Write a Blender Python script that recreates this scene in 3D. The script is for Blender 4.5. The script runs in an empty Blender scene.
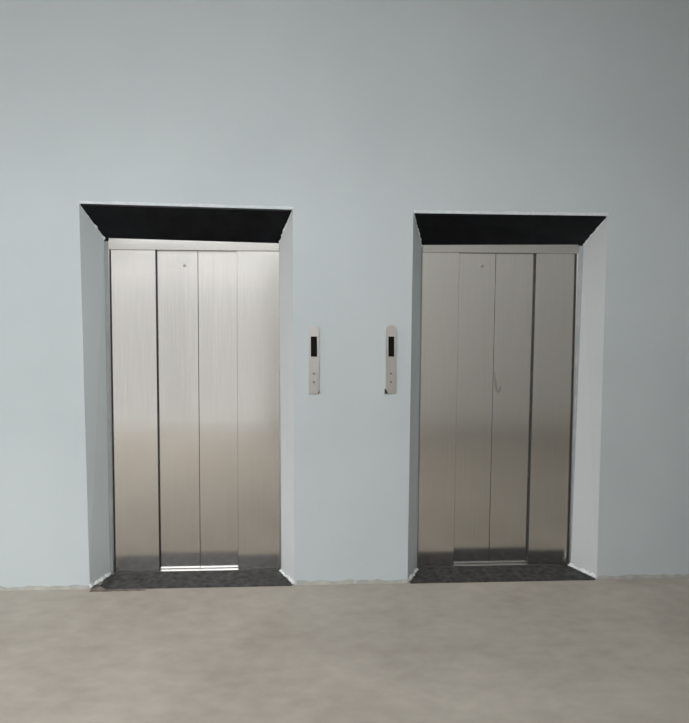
import bpy, bmesh, math, random
from mathutils import Vector, Matrix
random.seed(11)
S = bpy.context.scene
COL = S.collection

# ------------------------------------------------------------------ helpers
def obj(name, bm, mat=None, parent=None, smooth=False):
    bmesh.ops.recalc_face_normals(bm, faces=bm.faces)
    me = bpy.data.meshes.new(name)
    bm.to_mesh(me); bm.free()
    if mat: me.materials.append(mat)
    if smooth:
        for p in me.polygons: p.use_smooth = True
    o = bpy.data.objects.new(name, me)
    COL.objects.link(o)
    if parent: o.parent = parent
    return o

def tag(o, label, cat, group=None):
    o['label'] = label; o['category'] = cat; o['kind'] = 'thing'
    if group: o['group'] = group
    return o

def empty(name, loc, label, cat, group=None):
    o = bpy.data.objects.new(name, None); COL.objects.link(o)
    o.location = loc; o.empty_display_size = .1
    return tag(o, label, cat, group)

def struct(name, bm, mat, smooth=False):
    o = obj(name, bm, mat, None, smooth); o['kind'] = 'structure'
    return o

def face(bm, pts):
    return bm.faces.new([bm.verts.new(p) for p in pts])

def box(bm, x0, x1, y0, y1, z0, z1, bev=0.0, seg=2):
    r = bmesh.ops.create_cube(bm, size=1)
    vs = r['verts']
    for v in vs:
        v.co = Vector((x0 + (x1-x0)*(v.co.x+.5), y0 + (y1-y0)*(v.co.y+.5), z0 + (z1-z0)*(v.co.z+.5)))
    if bev:
        es = list({e for v in vs for e in v.link_edges})
        bmesh.ops.bevel(bm, geom=es, offset=bev, segments=seg, profile=.5, affect='EDGES')

def bx(x0, x1, y0, y1, z0, z1, bev=0.0, seg=2):
    bm = bmesh.new(); box(bm, x0, x1, y0, y1, z0, z1, bev, seg); return bm

def prism_xz(bm, pts, y0, y1, bev=0.0):
    """outline in the XZ plane, extruded along Y"""
    a = [bm.verts.new((x, y0, z)) for x, z in pts]
    b = [bm.verts.new((x, y1, z)) for x, z in pts]
    f = bm.faces.new(a); bm.faces.new(list(reversed(b)))
    n = len(pts)
    for i in range(n):
        bm.faces.new([a[i], b[i], b[(i+1) % n], a[(i+1) % n]])
    if bev:
        bmesh.ops.bevel(bm, geom=list(f.edges), offset=bev, segments=2, profile=.5, affect='EDGES')

def hexa(bm, q0, q1):
    """solid between two matching outlines"""
    a = [bm.verts.new(p) for p in q0]; b = [bm.verts.new(p) for p in q1]
    n = len(a)
    bm.faces.new(a); bm.faces.new(list(reversed(b)))
    for i in range(n):
        bm.faces.new([a[i], b[i], b[(i+1) % n], a[(i+1) % n]])

# ---------------------------------------------------------------- materials
def new_mat(name):
    m = bpy.data.materials.new(name); m.use_nodes = True
    nt = m.node_tree
    return m, nt, nt.nodes['Principled BSDF']

def noisy(name, c0, c1, scale=4, detail=6, rough=.6, bump=0.0, bscale=40, stretch=(1,1,1), spec=.5, metal=0, lo=.35, hi=.65, aniso=0):
    m, nt, b = new_mat(name)
    tc = nt.nodes.new('ShaderNodeTexCoord')
    mp = nt.nodes.new('ShaderNodeMapping'); mp.inputs['Scale'].default_value = stretch
    nt.links.new(tc.outputs['Object'], mp.inputs['Vector'])
    nz = nt.nodes.new('ShaderNodeTexNoise')
    nz.inputs['Scale'].default_value = scale; nz.inputs['Detail'].default_value = detail
    nt.links.new(mp.outputs[0], nz.inputs['Vector'])
    cr = nt.nodes.new('ShaderNodeValToRGB')
    cr.color_ramp.elements[0].position = lo; cr.color_ramp.elements[0].color = (*c0, 1)
    cr.color_ramp.elements[1].position = hi; cr.color_ramp.elements[1].color = (*c1, 1)
    nt.links.new(nz.outputs['Fac'], cr.inputs['Fac'])
    nt.links.new(cr.outputs[0], b.inputs['Base Color'])
    b.inputs['Roughness'].default_value = rough
    b.inputs['Metallic'].default_value = metal
    b.inputs['Specular IOR Level'].default_value = spec
    if bump:
        n2 = nt.nodes.new('ShaderNodeTexNoise')
        n2.inputs['Scale'].default_value = bscale; n2.inputs['Detail'].default_value = 4
        nt.links.new(mp.outputs[0], n2.inputs['Vector'])
        bp = nt.nodes.new('ShaderNodeBump'); bp.inputs['Strength'].default_value = bump
        bp.inputs['Distance'].default_value = .01
        nt.links.new(n2.outputs['Fac'], bp.inputs['Height'])
        nt.links.new(bp.outputs[0], b.inputs['Normal'])
    return m

M_WALL  = noisy('blue grey wall paint', (.468,.510,.522), (.492,.534,.545), 1.6, 5, .75, .10, 9, spec=.25)
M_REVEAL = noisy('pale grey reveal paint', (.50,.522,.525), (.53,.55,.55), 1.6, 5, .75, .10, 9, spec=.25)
M_REVEAL_LIT = noisy('pale blue grey reveal paint', (.535,.59,.60), (.56,.615,.62), 1.6, 5, .75, .10, 9, spec=.25)  # lighter than the wall to make up for light missing on left reveals
M_RETURN = noisy('grey unpainted plaster return', (.30,.325,.33), (.35,.375,.38), 10, 5, .8, .2, 40, spec=.2)
M_WHITE = noisy('white wall paint', (.84,.83,.80), (.88,.87,.84), 2, 4, .8, spec=.2)
M_CEIL  = noisy('ceiling paint', (.66,.66,.65), (.70,.70,.69), 2, 4, .9, spec=.2)
M_PUTTY = noisy('white putty', (.66,.67,.67), (.76,.77,.77), 30, 4, .85, .3, 60, spec=.2)
M_LINE  = noisy('pale filler line', (.56,.60,.61), (.64,.67,.675), 30, 4, .85, .3, 60, spec=.2)
M_SKIRT = noisy('bare grey plaster', (.36,.36,.335), (.46,.455,.42), 14, 5, .85, .3, 50, spec=.2)
M_DIRT  = noisy('dusty brown cement', (.13,.115,.095), (.24,.215,.18), 18, 6, .9, .4, 70, spec=.2)
M_GRAN  = noisy('dark granite', (.020,.020,.0195), (.092,.089,.085), 26, 9, .60, .05, 90, spec=.25, lo=.3, hi=.75)
M_BLACK = noisy('black polished stone', (.0025,.003,.004), (.006,.007,.009), 12, 6, .28, 0, spec=.16)
M_RUB_GAP   = noisy('dark rubber', (.03,.03,.028), (.045,.045,.042), 20, 3, .7)  # rubber, and the shade painted into panel and jamb gaps
M_GLASSB= noisy('black display glass', (.004,.004,.004), (.006,.006,.006), 8, 2, .3, spec=.1)
M_INK   = noisy('dark engraved mark', (.06,.06,.06), (.09,.09,.09), 30, 2, .7)
M_SMUD  = noisy('grey smudge', (.17,.17,.165), (.24,.24,.235), 40, 3, .6)
M_KEY   = noisy('worn keyhole metal', (.30,.295,.29), (.38,.375,.37), 30, 3, .5, metal=.3)
M_DARKC = noisy('dark shaft concrete', (.05,.05,.05), (.08,.08,.08), 6, 4, .9)
M_ALU   = noisy('aluminium window frame', (.55,.55,.55), (.6,.6,.6), 8, 2, .4, metal=1)

# concrete floor
def floor_mat():
    m, nt, b = new_mat('trowelled concrete')
    tc = nt.nodes.new('ShaderNodeTexCoord')
    def nz(scale, detail, st):
        mp = nt.nodes.new('ShaderNodeMapping'); mp.inputs['Scale'].default_value = st
        nt.links.new(tc.outputs['Object'], mp.inputs['Vector'])
        n = nt.nodes.new('ShaderNodeTexNoise'); n.inputs['Scale'].default_value = scale; n.inputs['Detail'].default_value = detail
        nt.links.new(mp.outputs[0], n.inputs['Vector']); return n
    a = nz(1.5, 8, (1, 1.6, 1)); c = nz(14, 6, (.6, 1, 1))
    mx = nt.nodes.new('ShaderNodeMix'); mx.data_type = 'FLOAT'; mx.inputs[0].default_value = .4
    nt.links.new(a.outputs['Fac'], mx.inputs[2]); nt.links.new(c.outputs['Fac'], mx.inputs[3])
    cr = nt.nodes.new('ShaderNodeValToRGB')
    e = cr.color_ramp.elements
    e[0].position = .35; e[0].color = (.37, .335, .29, 1)
    e[1].position = .65; e[1].color = (.48, .44, .385, 1)
    nt.links.new(mx.outputs[0], cr.inputs['Fac']); nt.links.new(cr.outputs[0], b.inputs['Base Color'])
    b.inputs['Roughness'].default_value = .85; b.inputs['Specular IOR Level'].default_value = .1
    bp = nt.nodes.new('ShaderNodeBump'); bp.inputs['Strength'].default_value = .15; bp.inputs['Distance'].default_value = .01
    nt.links.new(c.outputs['Fac'], bp.inputs['Height']); nt.links.new(bp.outputs[0], b.inputs['Normal'])
    return m
M_FLOOR = floor_mat()

# brushed steel: vertical hairlines, seen as fine variation of the gloss
def steel(name, col, rough, hair=.018, vertical=True):
    m, nt, b = new_mat(name)
    tc = nt.nodes.new('ShaderNodeTexCoord')
    mp = nt.nodes.new('ShaderNodeMapping')
    mp.inputs['Scale'].default_value = (1, 1, .012) if vertical else (.012, 1, 1)
    nt.links.new(tc.outputs['Object'], mp.inputs['Vector'])
    n = nt.nodes.new('ShaderNodeTexNoise'); n.inputs['Scale'].default_value = 260; n.inputs['Detail'].default_value = 3
    nt.links.new(mp.outputs[0], n.inputs['Vector'])
    mr = nt.nodes.new('ShaderNodeMapRange')
    mr.inputs['To Min'].default_value = rough - hair; mr.inputs['To Max'].default_value = rough + hair
    nt.links.new(n.outputs['Fac'], mr.inputs['Value']); nt.links.new(mr.outputs[0], b.inputs['Roughness'])
    cr = nt.nodes.new('ShaderNodeValToRGB')
    cr.color_ramp.elements[0].position = .3; cr.color_ramp.elements[0].color = (*[c*.96 for c in col], 1)
    cr.color_ramp.elements[1].position = .7; cr.color_ramp.elements[1].color = (*[min(1, c*1.03) for c in col], 1)
    nt.links.new(n.outputs['Fac'], cr.inputs['Fac']); nt.links.new(cr.outputs[0], b.inputs['Base Color'])
    b.inputs['Metallic'].default_value = 1
    return m
M_STEEL = steel('brushed stainless steel', (.705, .685, .66), .16)
M_FRAME = steel('brushed stainless frame', (.45, .45, .44), .28)
M_HEAD  = steel('brushed stainless header', (.60, .59, .57), .14, .03, False)
M_SILL  = steel('aluminium sill', (.62, .615, .60), .38, .04, False)
M_PLATE = steel('satin steel plate', (.52, .505, .48), .42, .04)

# ---------------------------------------------------------------- the setting
XL, XR, YF, ZT = -5.6, 5.2, -3.72, 5.1       # ends of the lobby, opposite wall, ceiling
D = .165                                       # depth of the splayed reveals
# corners of the two openings: front edge (wall face) and back edge (steel frame), x and z
OPEN = [dict(ft0=(-1.328, 2.319), ft1=(-.083, 2.301), fb0=-1.312, fb1=-.068,
             bt0=(-1.244, 2.135), bt1=(-.170, 2.114), bb0=-1.245, bb1=-.157,
             px0=-1.222, px1=-.172, head=2.066, jt=-1.221, jb=-1.224),
        dict(ft0=(.640, 2.290), ft1=(1.837, 2.288), fb0=.637, fb1=1.850,
             bt0=(.722, 2.113), bt1=(1.773, 2.126), bb0=.728, bb1=1.756,
             px0=.735, px1=1.745, head=2.068, jt=1.741, jb=1.751)]

bm = bmesh.new()
L, R = OPEN
ZB = 3.7                                       # the added clerestory over the lifts starts here
f3 = lambda p, y=0: (p[0], y, p[1])
face(bm, [(XL,0,0), (L['fb0'],0,0), f3(L['ft0']), (L['ft0'][0],0,ZB), (XL,0,ZB)])
face(bm, [f3(L['ft0']), f3(L['ft1']), (L['ft1'][0],0,ZB), (L['ft0'][0],0,ZB)])
face(bm, [(L['fb1'],0,0), (R['fb0'],0,0), f3(R['ft0']), (R['ft0'][0],0,ZB), (L['ft1'][0],0,ZB), f3(L['ft1'])])
face(bm, [f3(R['ft0']), f3(R['ft1']), (R['ft1'][0],0,ZB), (R['ft0'][0],0,ZB)])
face(bm, [(R['fb1'],0,0), (XR,0,0), (XR,0,ZB), (R['ft1'][0],0,ZB), f3(R['ft1'])])
for o in OPEN:
    face(bm, [(o['fb0'],0,0), (o['bb0'],D,0), f3(o['bt0'],D), f3(o['ft0'])])
    face(bm, [(o['fb1'],0,0), (o['bb1'],D,0), f3(o['bt1'],D), f3(o['ft1'])])
    # plaster soffit just above the stone slab
    face(bm, [(o['ft0'][0],0,o['ft0'][1]), (o['ft1'][0],0,o['ft1'][1]),
              (o['bt1'][0],D,o['bt1'][1]+.06), (o['bt0'][0],D,o['bt0'][1]+.06)])
# back faces of the wall
face(bm, [(XL,D,0), (L['bb0'],D,0), f3(L['bt0'],D), (L['bt0'][0],D,ZB), (XL,D,ZB)])
face(bm, [f3((L['bt0'][0],L['bt0'][1]+.06),D), f3((L['bt1'][0],L['bt1'][1]+.06),D), (L['bt1'][0],D,ZB), (L['bt0'][0],D,ZB)])
face(bm, [(L['bb1'],D,0), (R['bb0'],D,0), f3(R['bt0'],D), (R['bt0'][0],D,ZB), (L['bt1'][0],D,ZB), f3(L['bt1'],D)])
face(bm, [f3((R['bt0'][0],R['bt0'][1]+.06),D), f3((R['bt1'][0],R['bt1'][1]+.06),D), (R['bt1'][0],D,ZB), (R['bt0'][0],D,ZB)])
face(bm, [(R['bb1'],D,0), (XR,D,0), (XR,D,ZB), (R['bt1'][0],D,ZB), f3(R['bt1'],D)])
bmesh.ops.remove_doubles(bm, verts=bm.verts, dist=1e-5)
for f in bm.faces:                               # right reveals a paler grey paint; left ones lightened in place of missing light
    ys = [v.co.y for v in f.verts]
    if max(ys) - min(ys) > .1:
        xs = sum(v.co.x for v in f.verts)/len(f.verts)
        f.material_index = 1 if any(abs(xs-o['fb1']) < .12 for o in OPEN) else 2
wb = struct('wall_back', bm, M_WALL); wb.data.materials.append(M_REVEAL); wb.data.materials.append(M_REVEAL_LIT)

WB = (-2.9, 1.2, 3.7, 5.0)  # unseen clerestory, added to light the opposite wall
bm = bmesh.new()
box(bm, XL, WB[0], 0, D, ZB, ZT); box(bm, WB[1], XR, 0, D, ZB, ZT)
box(bm, WB[0], WB[1], 0, D, ZB, WB[2]); box(bm, WB[0], WB[1], 0, D, WB[3], ZT)
struct('wall_back_top', bm, M_WALL)

# dark shafts behind the doors
for i, o in enumerate(OPEN):
    bm = bmesh.new()
    x0, x1 = o['px0']-.25, o['px1']+.25
    face(bm, [(x0,1.6,-.02), (x1,1.6,-.02), (x1,1.6,2.6), (x0,1.6,2.6)])
    face(bm, [(x0,D+.002,-.02), (x0,1.6,-.02), (x0,1.6,2.6), (x0,D+.002,2.6)])
    face(bm, [(x1,D+.002,-.02), (x1,1.6,-.02), (x1,1.6,2.6), (x1,D+.002,2.6)])
    face(bm, [(x0,D+.002,2.6), (x1,D+.002,2.6), (x1,1.6,2.6), (x0,1.6,2.6)])
    face(bm, [(x0,.32,-.02), (x1,.32,-.02), (x1,1.6,-.02), (x0,1.6,-.02)])
    struct('wall_shaft' + ('_left' if i == 0 else '_right'), bm, M_DARKC)

struct('floor', bx(XL-.2, XR+.2, YF-.2, .34, -.12, 0), M_FLOOR)
struct('ceiling', bx(XL-.2, XR+.2, YF-.2, D, ZT, ZT+.15), M_CEIL)
struct('wall_right', bx(XR, XR+.2, YF-.2, D, 0, ZT), M_WHITE)
# windows: one filling the left end of the lobby, the others unseen and added for their light
WL = (YF+.4, -.8, 1.0, 3.5)                  # y0 y1 z0 z1 in the left end wall
# x0 x1 z0 z1: added unseen glazing opposite, a high strip and an entrance under a sky-blocking slab
WIN = [(-2.5, .65, 2.55, 4.6), (-3.0, -.45, .03, 2.3)]
bm = bmesh.new()
box(bm, XL-.2, XL, YF-.2, WL[0], 0, ZT); box(bm, XL-.2, XL, WL[1], D, 0, ZT)
box(bm, XL-.2, XL, WL[0], WL[1], 0, WL[2]); box(bm, XL-.2, XL, WL[0], WL[1], WL[3], ZT)
struct('wall_left', bm, M_WHITE)
bm = bmesh.new(); zm = 2.45                    # floor-to-band and band-to-ceiling halves of the wall
for (x0, x1, z0, z1), za, zb in ((WIN[1], 0, zm), (WIN[0], zm, ZT)):
    box(bm, XL, x0, YF-.2, YF, za, zb); box(bm, x1, XR, YF-.2, YF, za, zb)
    box(bm, x0, x1, YF-.2, YF, za, z0); box(bm, x0, x1, YF-.2, YF, z1, zb)
struct('wall_front', bm, M_WHITE)
struct('canopy', bx(-4.2, 1.6, YF-2.6, YF-.2, 2.36, 2.46), M_CEIL)  # unseen slab, added to keep high sky light off the entrance
w = .05
bm = bmesh.new()
for y in (WL[0], (WL[0]+WL[1])/2 - w/2, WL[1]-w): box(bm, XL-.13, XL-.07, y, y+w, WL[2], WL[3])
for z in (WL[2], 2.3, WL[3]-w): box(bm, XL-.13, XL-.07, WL[0], WL[1], z, z+w)
struct('window_1', bm, M_ALU)
for k, (x0, x1, z0, z1) in enumerate(WIN):
    bm = bmesh.new()
    for x in (x0, (x0+x1)/2 - w/2, x1-w): box(bm, x, x+w, YF-.13, YF-.07, z0, z1)
    for z in (z0, z1-w): box(bm, x0, x1, YF-.13, YF-.07, z, z+w)
    struct('window_%d' % (k+2), bm, M_ALU)  # both unseen, added for the light they let in

bm = bmesh.new()
for x in (WB[0], (WB[0]+WB[1])/2 - w/2, WB[1]-w): box(bm, x, x+w, .07, .13, WB[2], WB[3])
for z in (WB[2], WB[3]-w): box(bm, WB[0], WB[1], .07, .13, z, z+w)
struct('window_4', bm, M_ALU)  # unseen, added to brighten the wall opposite the lifts

# ---- ragged plaster work: thin strips with uneven edges
def ragged_strip(x0, x1, z0a, z0b, h, th, step=.03, jag=.3, y=0.0):
    """uneven strip lying on the wall face, its lower edge running from z0a to z0b"""
    n = max(2, int(abs(x1-x0)/step)); pts = []
    for i in range(n+1):
        t = i/n; pts.append((x0+(x1-x0)*t, z0a+(z0b-z0a)*t))
    top = [(x, z + h*(1 + random.uniform(-jag, jag))) for x, z in reversed(pts)]
    b = bmesh.new(); prism_xz(b, pts + top, y-th, y+.001); return b

bm = bmesh.new()
for (x0, x1) in ((XL, L['fb0']-.006), (L['fb1']+.012, .30), (.315, R['fb0']-.004), (R['fb1']+.006, XR)):
    b = ragged_strip(x0, x1, 0, 0, .022, .005, .04, .35)
    me = bpy.data.meshes.new('tmp'); b.to_mesh(me); b.free(); bm.from_mesh(me); bpy.data.meshes.remove(me)
struct('baseboard_back', bm, M_SKIRT)

trim_n = [0]
def trim(bm, mat, smooth=False):
    trim_n[0] += 1
    return struct('trim_%d' % trim_n[0], bm, mat, smooth)

def lerp(a, b, t): return tuple(a[k]+(b[k]-a[k])*t for k in range(3))
def fillet(p0, p1, w, d_out, n=26, jag=.6):
    """lumpy bead of plaster between two points: a ragged triangular section swept along the line"""
    b = bmesh.new(); rings = []
    for i in range(n+1):
        t = i/n; c = Vector(lerp(p0, p1, t)); k = 1+random.uniform(-jag, jag)
        k2 = 1+random.uniform(-jag, jag)
        rings.append([b.verts.new(c), b.verts.new(c+Vector(w)*k), b.verts.new(c+Vector(d_out)*k2+Vector(w)*.4)])
    for i in range(n):
        for j in range(3):
            b.faces.new([rings[i][j], rings[i][(j+1)%3], rings[i+1][(j+1)%3], rings[i+1][j]])
    b.faces.new(rings[0]); b.faces.new(list(reversed(rings[-1])))
    return b

for o in OPEN:
    # white putty line above the stone
    trim(ragged_strip(o['ft0'][0]+.004, o['ft1'][0]+.004, o['ft0'][1], o['ft1'][1], .016, .004, .05, .22), M_LINE)
    # lumps of plaster where the reveals meet the stone slab
    for s, a, c in ((1, 'ft0', 'bt0'), (-1, 'ft1', 'bt1')):
        p0 = (o[a][0]+s*.008, .006, o[a][1]-.012); p1 = (o[c][0]+s*.002, D-.004, o[c][1]-.004)
        trim(fillet(p0, p1, (0,0,-.011), (s*.006,0,.004), 22, .9), M_LINE)
    # ragged foot of the reveals
    for s, a, c in ((1, 'fb0', 'bb0'), (-1, 'fb1', 'bb1')):
        p0 = (o[a]+s*.001, .0, .004); p1 = (o[c]+s*.001, D-.004, .005)
        trim(fillet(p0, p1, (0,0,.018), (s*.014,0,0), 18, .7), M_PUTTY)

# brown cement left along the front edge of the left threshold
bm = bmesh.new()
prof = []
n = 16
for i in range(n+1):
    t = i/n; x = L['fb0']+.012 + t*.33
    prof.append((x, -.034 - random.uniform(0, .008), .016 + .028*(1-t)**1.5 + random.uniform(-.005, .005)))
lo = [(x, a, .0025) for x, a, c in prof]; hi = [(x, c, .0025) for x, a, c in reversed(prof)]
hexa(bm, [(x, y, 0) for x, y, z in lo+hi], lo+hi)
trim(bm, M_DIRT)

# ---------------------------------------------------------- stone slabs
def lintel(o, label):
    bm = bmesh.new()
    (ax, az), (bx_, bz), (cx, cz), (dx, dz) = o['ft0'], o['ft1'], o['bt1'], o['bt0']
    e = .0025                                    # clear of the plaster beside it
    g = .008                                     # plaster edge left bare beside the front corners
    q0 = [(ax+g, -.003, az-.011), (bx_-g, -.003, bz-.011), (cx-e, D-.001, cz), (dx+e, D-.001, dz)]
    q1 = [(ax+g, -.003, az-.001), (bx_-g, -.003, bz-.001), (cx-e, D-.001, cz+.03), (dx+e, D-.001, dz+.03)]
    hexa(bm, q0, q1)
    bmesh.ops.recalc_face_normals(bm, faces=bm.faces)
    bmesh.ops.bevel(bm, geom=list(bm.edges), offset=.0018, segments=2, profile=.5, affect='EDGES')
    return tag(obj('lintel_slab', bm, M_BLACK), label, 'stone slab', 'black slabs above the elevator doors')
lintel(L, 'black stone slab slanting over the brighter elevator, its outer end at left')
lintel(R, 'black stone slab slanting over the dimmer elevator near the right edge')

def threshold(o, label, cut):
    x0, x1, b0, b1 = o['fb0']+.016, o['fb1']-.016, o['bb0']+.010, o['bb1']-.010
    front = -.012
    out = [(x0+cut, front), (x1, front), (x1, 0), (b1, D-.002), (o['px1']-.001, D-.002), (o['px1']-.001, .1935), (o['px0']+.001, .1935), (o['px0']+.001, D-.002), (b0, D-.002)]
    if cut: out += [(b0-.022, .085), (x0+cut*.45, .022)]
    else:   out += [(x0, 0)]
    bm = bmesh.new()
    hexa(bm, [(x, y, 0) for x, y in out], [(x, y, .006) for x, y in out])
    return tag(obj('threshold_slab', bm, M_GRAN), label, 'threshold', 'granite thresholds of the elevators')
threshold(L, 'dark granite threshold with a chipped dusty left corner, below the brighter elevator', .085)
threshold(R, 'dark granite threshold below the dimmer elevator, both corners whole', 0)

# ---------------------------------------------------------------- elevators
def arrow(bm, x, z, s, y0, y1, up):
    k = 1 if up else -1
    prism_xz(bm, [(x-s, z-k*s*.7), (x+s, z-k*s*.7), (x, z+k*s*.9)], y0, y1)

def elevator(o, label, seams):
    x0, x1, h = o['px0'], o['px1'], o['head']
    root = empty('elevator', ((x0+x1)/2, .22, 0), label, 'elevator', 'elevators in the blue grey wall')
    off = root.location.copy()
    def part(name, bm, mat, par=root, smooth=False):
        for v in bm.verts: v.co -= off
        return obj(name, bm, mat, par, smooth)
    YO, YI, T = .200, .226, .020
    s1, s2, s3 = seams
    z0 = .010
    def panel(a, b, y, top):
        return bx(a, b, y, y+T, z0, top, .0007, 2)
    # outer (slow) panels stand in front, inner (fast) pair meets in the middle
    pl = part('door_panel', panel(x0-.02, s1, YO, h+.04), M_STEEL)
    pr = part('door_panel', panel(s3, x1+.02, YO, h+.04), M_STEEL)
    il = part('door_panel', panel(s1-.04, s2-.0017, YI, h+.03), M_STEEL)
    ir = part('door_panel', panel(s2+.0017, s3+.04, YI, h+.03), M_STEEL)
    # dark strips paint the shaded gaps at outer panel edges; rubber at the centre
    part('edge_seal', bx(s1+.0001, s1+.0012, YO+.002, YO+T, z0, h+.03), M_RUB_GAP, pl)
    part('edge_seal', bx(s3-.0012, s3-.0001, YO+.002, YO+T, z0, h+.03), M_RUB_GAP, pr)
    part('edge_seal', bx(s2-.0014, s2+.0014, YI+.006, YI+T-.004, z0, h+.03), M_RUB_GAP, ir)
    # release keyhole near the top of the inner left panel
    bm = bmesh.new()
    bmesh.ops.create_cone(bm, cap_ends=True, segments=20, radius1=.010, radius2=.009, depth=.003,
                          matrix=Matrix.Translation((s1+.174 if o is L else s1+.158, YI-.0015, 1.972 if o is L else 1.985)) @ Matrix.Rotation(math.pi/2, 4, 'X'))
    k = part('keyhole', bm, M_KEY, il)
    # frame: two jambs and a head; on the outer side a plaster return runs from the reveal back to the steel
    zt = h + .05
    for left in (True, False):
        k = 1 if left else -1                    # towards the doors
        rt, rb = (o['bt0'][0], o['bb0']) if left else (o['bt1'][0], o['bb1'])
        outer = left == (o is L)
        it, ib = (o['jt'], o['jb']) if outer else ((x0, x0) if left else (x1, x1))
        bm = bmesh.new()
        if outer:
            ya, w = YO-.020, .005
            q = lambda xi, z: [(xi-k*w, ya, z), (xi, ya+.002, z), (xi, YO-.003, z), (xi-k*w, YO-.003, z)]
            hexa(bm, q(ib, .008), q(it, zt))
        else:
            q = lambda xi, xr, z: [(xr+k*.001, D+.001, z), (xi, D+.004, z), (xi, YO-.003, z), (xr+k*.001, YO-.003, z)]
            hexa(bm, q(ib, min(rb*k, (ib-k*.004)*k)*k, .008), q(it, min(rt*k, (it-k*.004)*k)*k, zt))
        jb = part('jamb', bm, M_FRAME)
        if outer:
            bm = bmesh.new()
            q = lambda xi, z: [(xi, YO-.015, z), (xi+k*.0012, YO-.015, z), (xi+k*.0012, YO-.0035, z), (xi, YO-.0035, z)]
            hexa(bm, q(ib, .009), q(it, h-.002))
            part('jamb_seal', bm, M_RUB_GAP, jb)  # dark strip paints the shaded gap between jamb and door
            bm = bmesh.new()
            q = lambda xr, xi, z: [(xr+k*.0005, D+.0005, z), (xi-k*(w+.0005), YO-.018, z), (xi-k*(w+.0005), YO-.004, z), (xr-k*.004, YO-.004, z)]
            hexa(bm, q(rb, ib, .001), q(rt, it, zt))
            trim(bm, M_RETURN)
    part('header', bx(x0+.0005, x1-.0005, D+.008, YO-.003, h, h+.10, .002), M_HEAD)
    # grooved sill track
    bm = bmesh.new()
    ys = [.1945, .232, .238, .262, .268, .300]
    zs = [.006, .006, -.0, -.0, .006, .006]
    zs = [.007, .007, .002, .002, .007, .007]
    pts = list(zip(ys, zs)) + [(.300, .0005), (.1945, .0005)]
    q0 = [(x0-.02, y, z) for y, z in pts]; q1 = [(x1+.02, y, z) for y, z in pts]
    hexa(bm, q0, q1)
    part('sill', bm, M_SILL)
    return root, il, ir, off, YI, part

elevator(L, 'brighter stainless steel elevator, call panel on the wall to its right', (-.944, -.686, -.437))
r2, il, ir, off, YI, part = elevator(R, 'dimmer stainless steel elevator with a smudge by its centre seam, call panel to its left', (.978, 1.224, 1.482))
# hook-shaped smear beside the centre seam
bm = bmesh.new()
pts = [(1.234, 1.345), (1.238, 1.315), (1.243, 1.292), (1.252, 1.266), (1.262, 1.262), (1.272, 1.272), (1.274, 1.290)]
wd = [.003, .006, .008, .008, .0075, .007, .003]
lo, hi = [], []
pts = [(x, 1.295-(1.345-z)*1.6) for x, z in pts]
for i, (x, z) in enumerate(pts):
    a = Vector(pts[max(0, i-1)]); b = Vector(pts[min(len(pts)-1, i+1)]); t = (b-a).normalized(); nrm = Vector((-t.y, t.x))
    lo.append((x-nrm.x*wd[i], z-nrm.y*wd[i])); hi.append((x+nrm.x*wd[i], z+nrm.y*wd[i]))
for i in range(len(pts)-1):
    prism_xz(bm, [lo[i], lo[i+1], hi[i+1], hi[i]], YI-.0004, YI-.00005)
part('smudge', bm, steel('smeared steel', (.50, .485, .46), .24, .03), ir)

# --------------------------------------------------------------- call panels
def call_panel(x0, x1, z0, z1, lean, label, disp, dx, chip):
    xc = (x0+x1)/2
    root = empty('call_panel', (xc, 0, z0), label, 'call panel', 'elevator call panels')
    off = root.location.copy()
    def part(name, bm, mat, par=root):
        for v in bm.verts:
            v.co -= off
            v.co.x += lean*(v.co.z)/(z1-z0)
        return obj(name, bm, mat, par)
    hw, r = (x1-x0)/2, .026
    pts = [(x0, z0), (x1, z0)]
    for c, a0 in ((x1-r, 0), (x0+r, 90)):
        for k in range(9):
            a = math.radians(a0 + 90*k/8); pts.append((c+r*math.cos(a), z1-r+r*math.sin(a)))
    bm = bmesh.new(); prism_xz(bm, pts, -.010, .0, .0012)
    plate = part('faceplate', bm, M_PLATE)
    d0, d1, e0, e1 = disp
    bm = bmesh.new()
    for b in ((d0-.003, d1+.003, e0-.004, e0), (d0-.003, d1+.003, e1, e1+.003), (d0-.003, d0, e0, e1), (d1, d1+.003, e0, e1)):
        box(bm, b[0], b[1], -.0125, -.0101, b[2], b[3])
    part('display_bezel', bm, M_PLATE)
    part('display', bx(d0+.0003, d1-.0003, -.0118, -.0101, e0+.0003, e1-.0003, .0004), M_GLASSB)
    for zb, up in ((z0+.124, True), (z0+.070, False)):
        bm = bmesh.new()
        bmesh.ops.create_cone(bm, cap_ends=True, segments=32, radius1=.0125, radius2=.0115, depth=.0022,
                              matrix=Matrix.Translation((xc+dx, -.0113, zb)) @ Matrix.Rotation(math.pi/2, 4, 'X'))
        bt = part('button', bm, M_PLATE)
        bm = bmesh.new(); arrow(bm, xc+dx, zb, .0075, -.0130, -.01245, up)
        part('arrow_mark', bm, M_INK, bt)
    # dark corner of the box showing at the foot of the plate
    bm = bmesh.new()
    if chip == 'left':
        prism_xz(bm, [(x0-.006, z0-.001), (x0+.014, z0-.001), (x0+.014, z0+.004), (x0+.001, z0+.028), (x0-.006, z0+.028)], -.0108, .0)
    else:
        prism_xz(bm, [(x1-.006, z0+.002), (x1+.001, z0+.002), (x1+.001, z0+.024), (x1-.001, z0+.024)], -.0108, .0)
    part('back_box', bm, M_RUB_GAP)
    return root
call_panel(.0155, .0785, 1.196, 1.609, -.004, 'steel call panel beside the brighter elevator, both lower corners intact', (.0295, .0675, 1.422, 1.545), 0, 'right')
call_panel(.4845, .5480, 1.196, 1.615, -.004, 'steel call panel beside the dimmer elevator, dark gap at its lower left corner', (.5000, .5355, 1.423, 1.546), 0, 'left')

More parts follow.
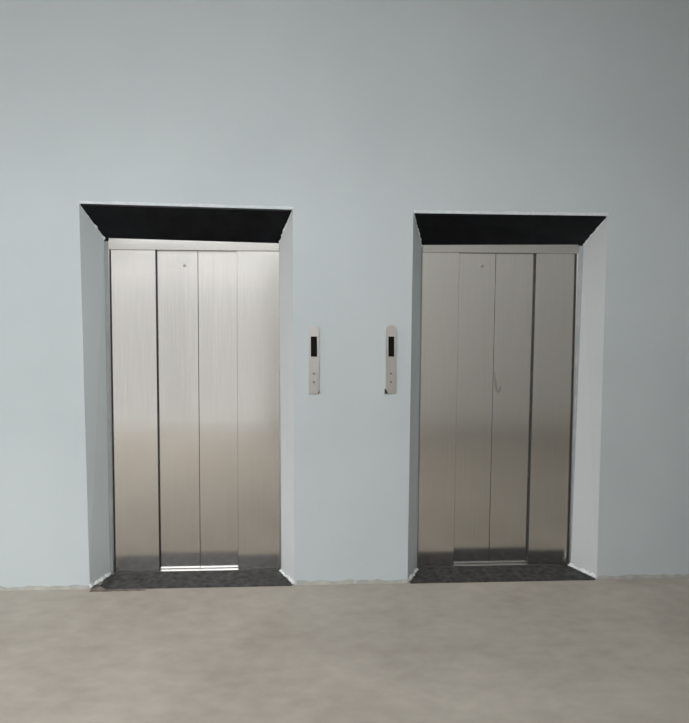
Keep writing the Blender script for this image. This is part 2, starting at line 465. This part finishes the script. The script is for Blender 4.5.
# -------------------------------------------------------------------- light
W = bpy.data.worlds.new('daylight'); S.world = W; W.use_nodes = True
nt = W.node_tree; bg = nt.nodes['Background']
tc = nt.nodes.new('ShaderNodeTexCoord'); sp = nt.nodes.new('ShaderNodeSeparateXYZ')
nt.links.new(tc.outputs['Generated'], sp.inputs[0])
cr = nt.nodes.new('ShaderNodeValToRGB')
e = cr.color_ramp.elements
e[0].position = .513; e[0].color = (.100, .100, .098, 1)       # ground and far side of the yard
e[1].position = .60; e[1].color = (.96, .968, .985, 1)      # bright overcast sky
mr = nt.nodes.new('ShaderNodeMapRange'); mr.inputs['From Min'].default_value = -1
nt.links.new(sp.outputs['Z'], mr.inputs['Value']); nt.links.new(mr.outputs[0], cr.inputs['Fac'])
nt.links.new(cr.outputs[0], bg.inputs['Color'])
bg.inputs['Strength'].default_value = 7.3

def portal(name, loc, rot, sx, sy):
    l = bpy.data.lights.new(name, 'AREA'); l.shape = 'RECTANGLE'; l.size = sx; l.size_y = sy
    l.cycles.is_portal = True
    o = bpy.data.objects.new(name, l); COL.objects.link(o); o.location = loc; o.rotation_euler = rot
portal('window_daylight_end', (XL-.21, (WL[0]+WL[1])/2, (WL[2]+WL[3])/2), (0, -math.pi/2, 0), WL[3]-WL[2], WL[1]-WL[0])
for x0, x1, z0, z1 in WIN:  # sky light through the added glazing opposite
    portal('window_daylight_side', ((x0+x1)/2, YF-.21, (z0+z1)/2), (math.pi/2, 0, 0), x1-x0, z1-z0)

portal('window_daylight_high', ((WB[0]+WB[1])/2, D+.01, (WB[2]+WB[3])/2), (-math.pi/2, 0, 0), WB[1]-WB[0], WB[3]-WB[2])  # sky light through the added clerestory


# ------------------------------------------------------------------- camera
cam = bpy.data.cameras.new('camera'); co = bpy.data.objects.new('camera', cam); COL.objects.link(co)
right = Vector((.99867691, -.05100895, .006521)); up = Vector((-.00334714, .06206118, .99806673)); back = Vector((-.05131504, -.99676803, .06180833))
m = Matrix((right, up, back)).transposed().to_4x4(); m.translation = Vector((0, -3.52768822, 1.82340306))
co.matrix_world = m
fpx, w_, h_ = 585.2587, 689, 723
cam.sensor_fit = 'VERTICAL'; cam.sensor_height = 24; cam.lens = fpx/h_*24
cam.shift_x = (w_/2 - 336.5)/h_; cam.shift_y = -(h_/2 - 326.5)/h_
cam.clip_start = .02
S.camera = co

S.view_settings.view_transform = 'Standard'; S.view_settings.look = 'None'
S.view_settings.gamma = 1; S.view_settings.use_curve_mapping = False
S.view_settings.exposure = 0
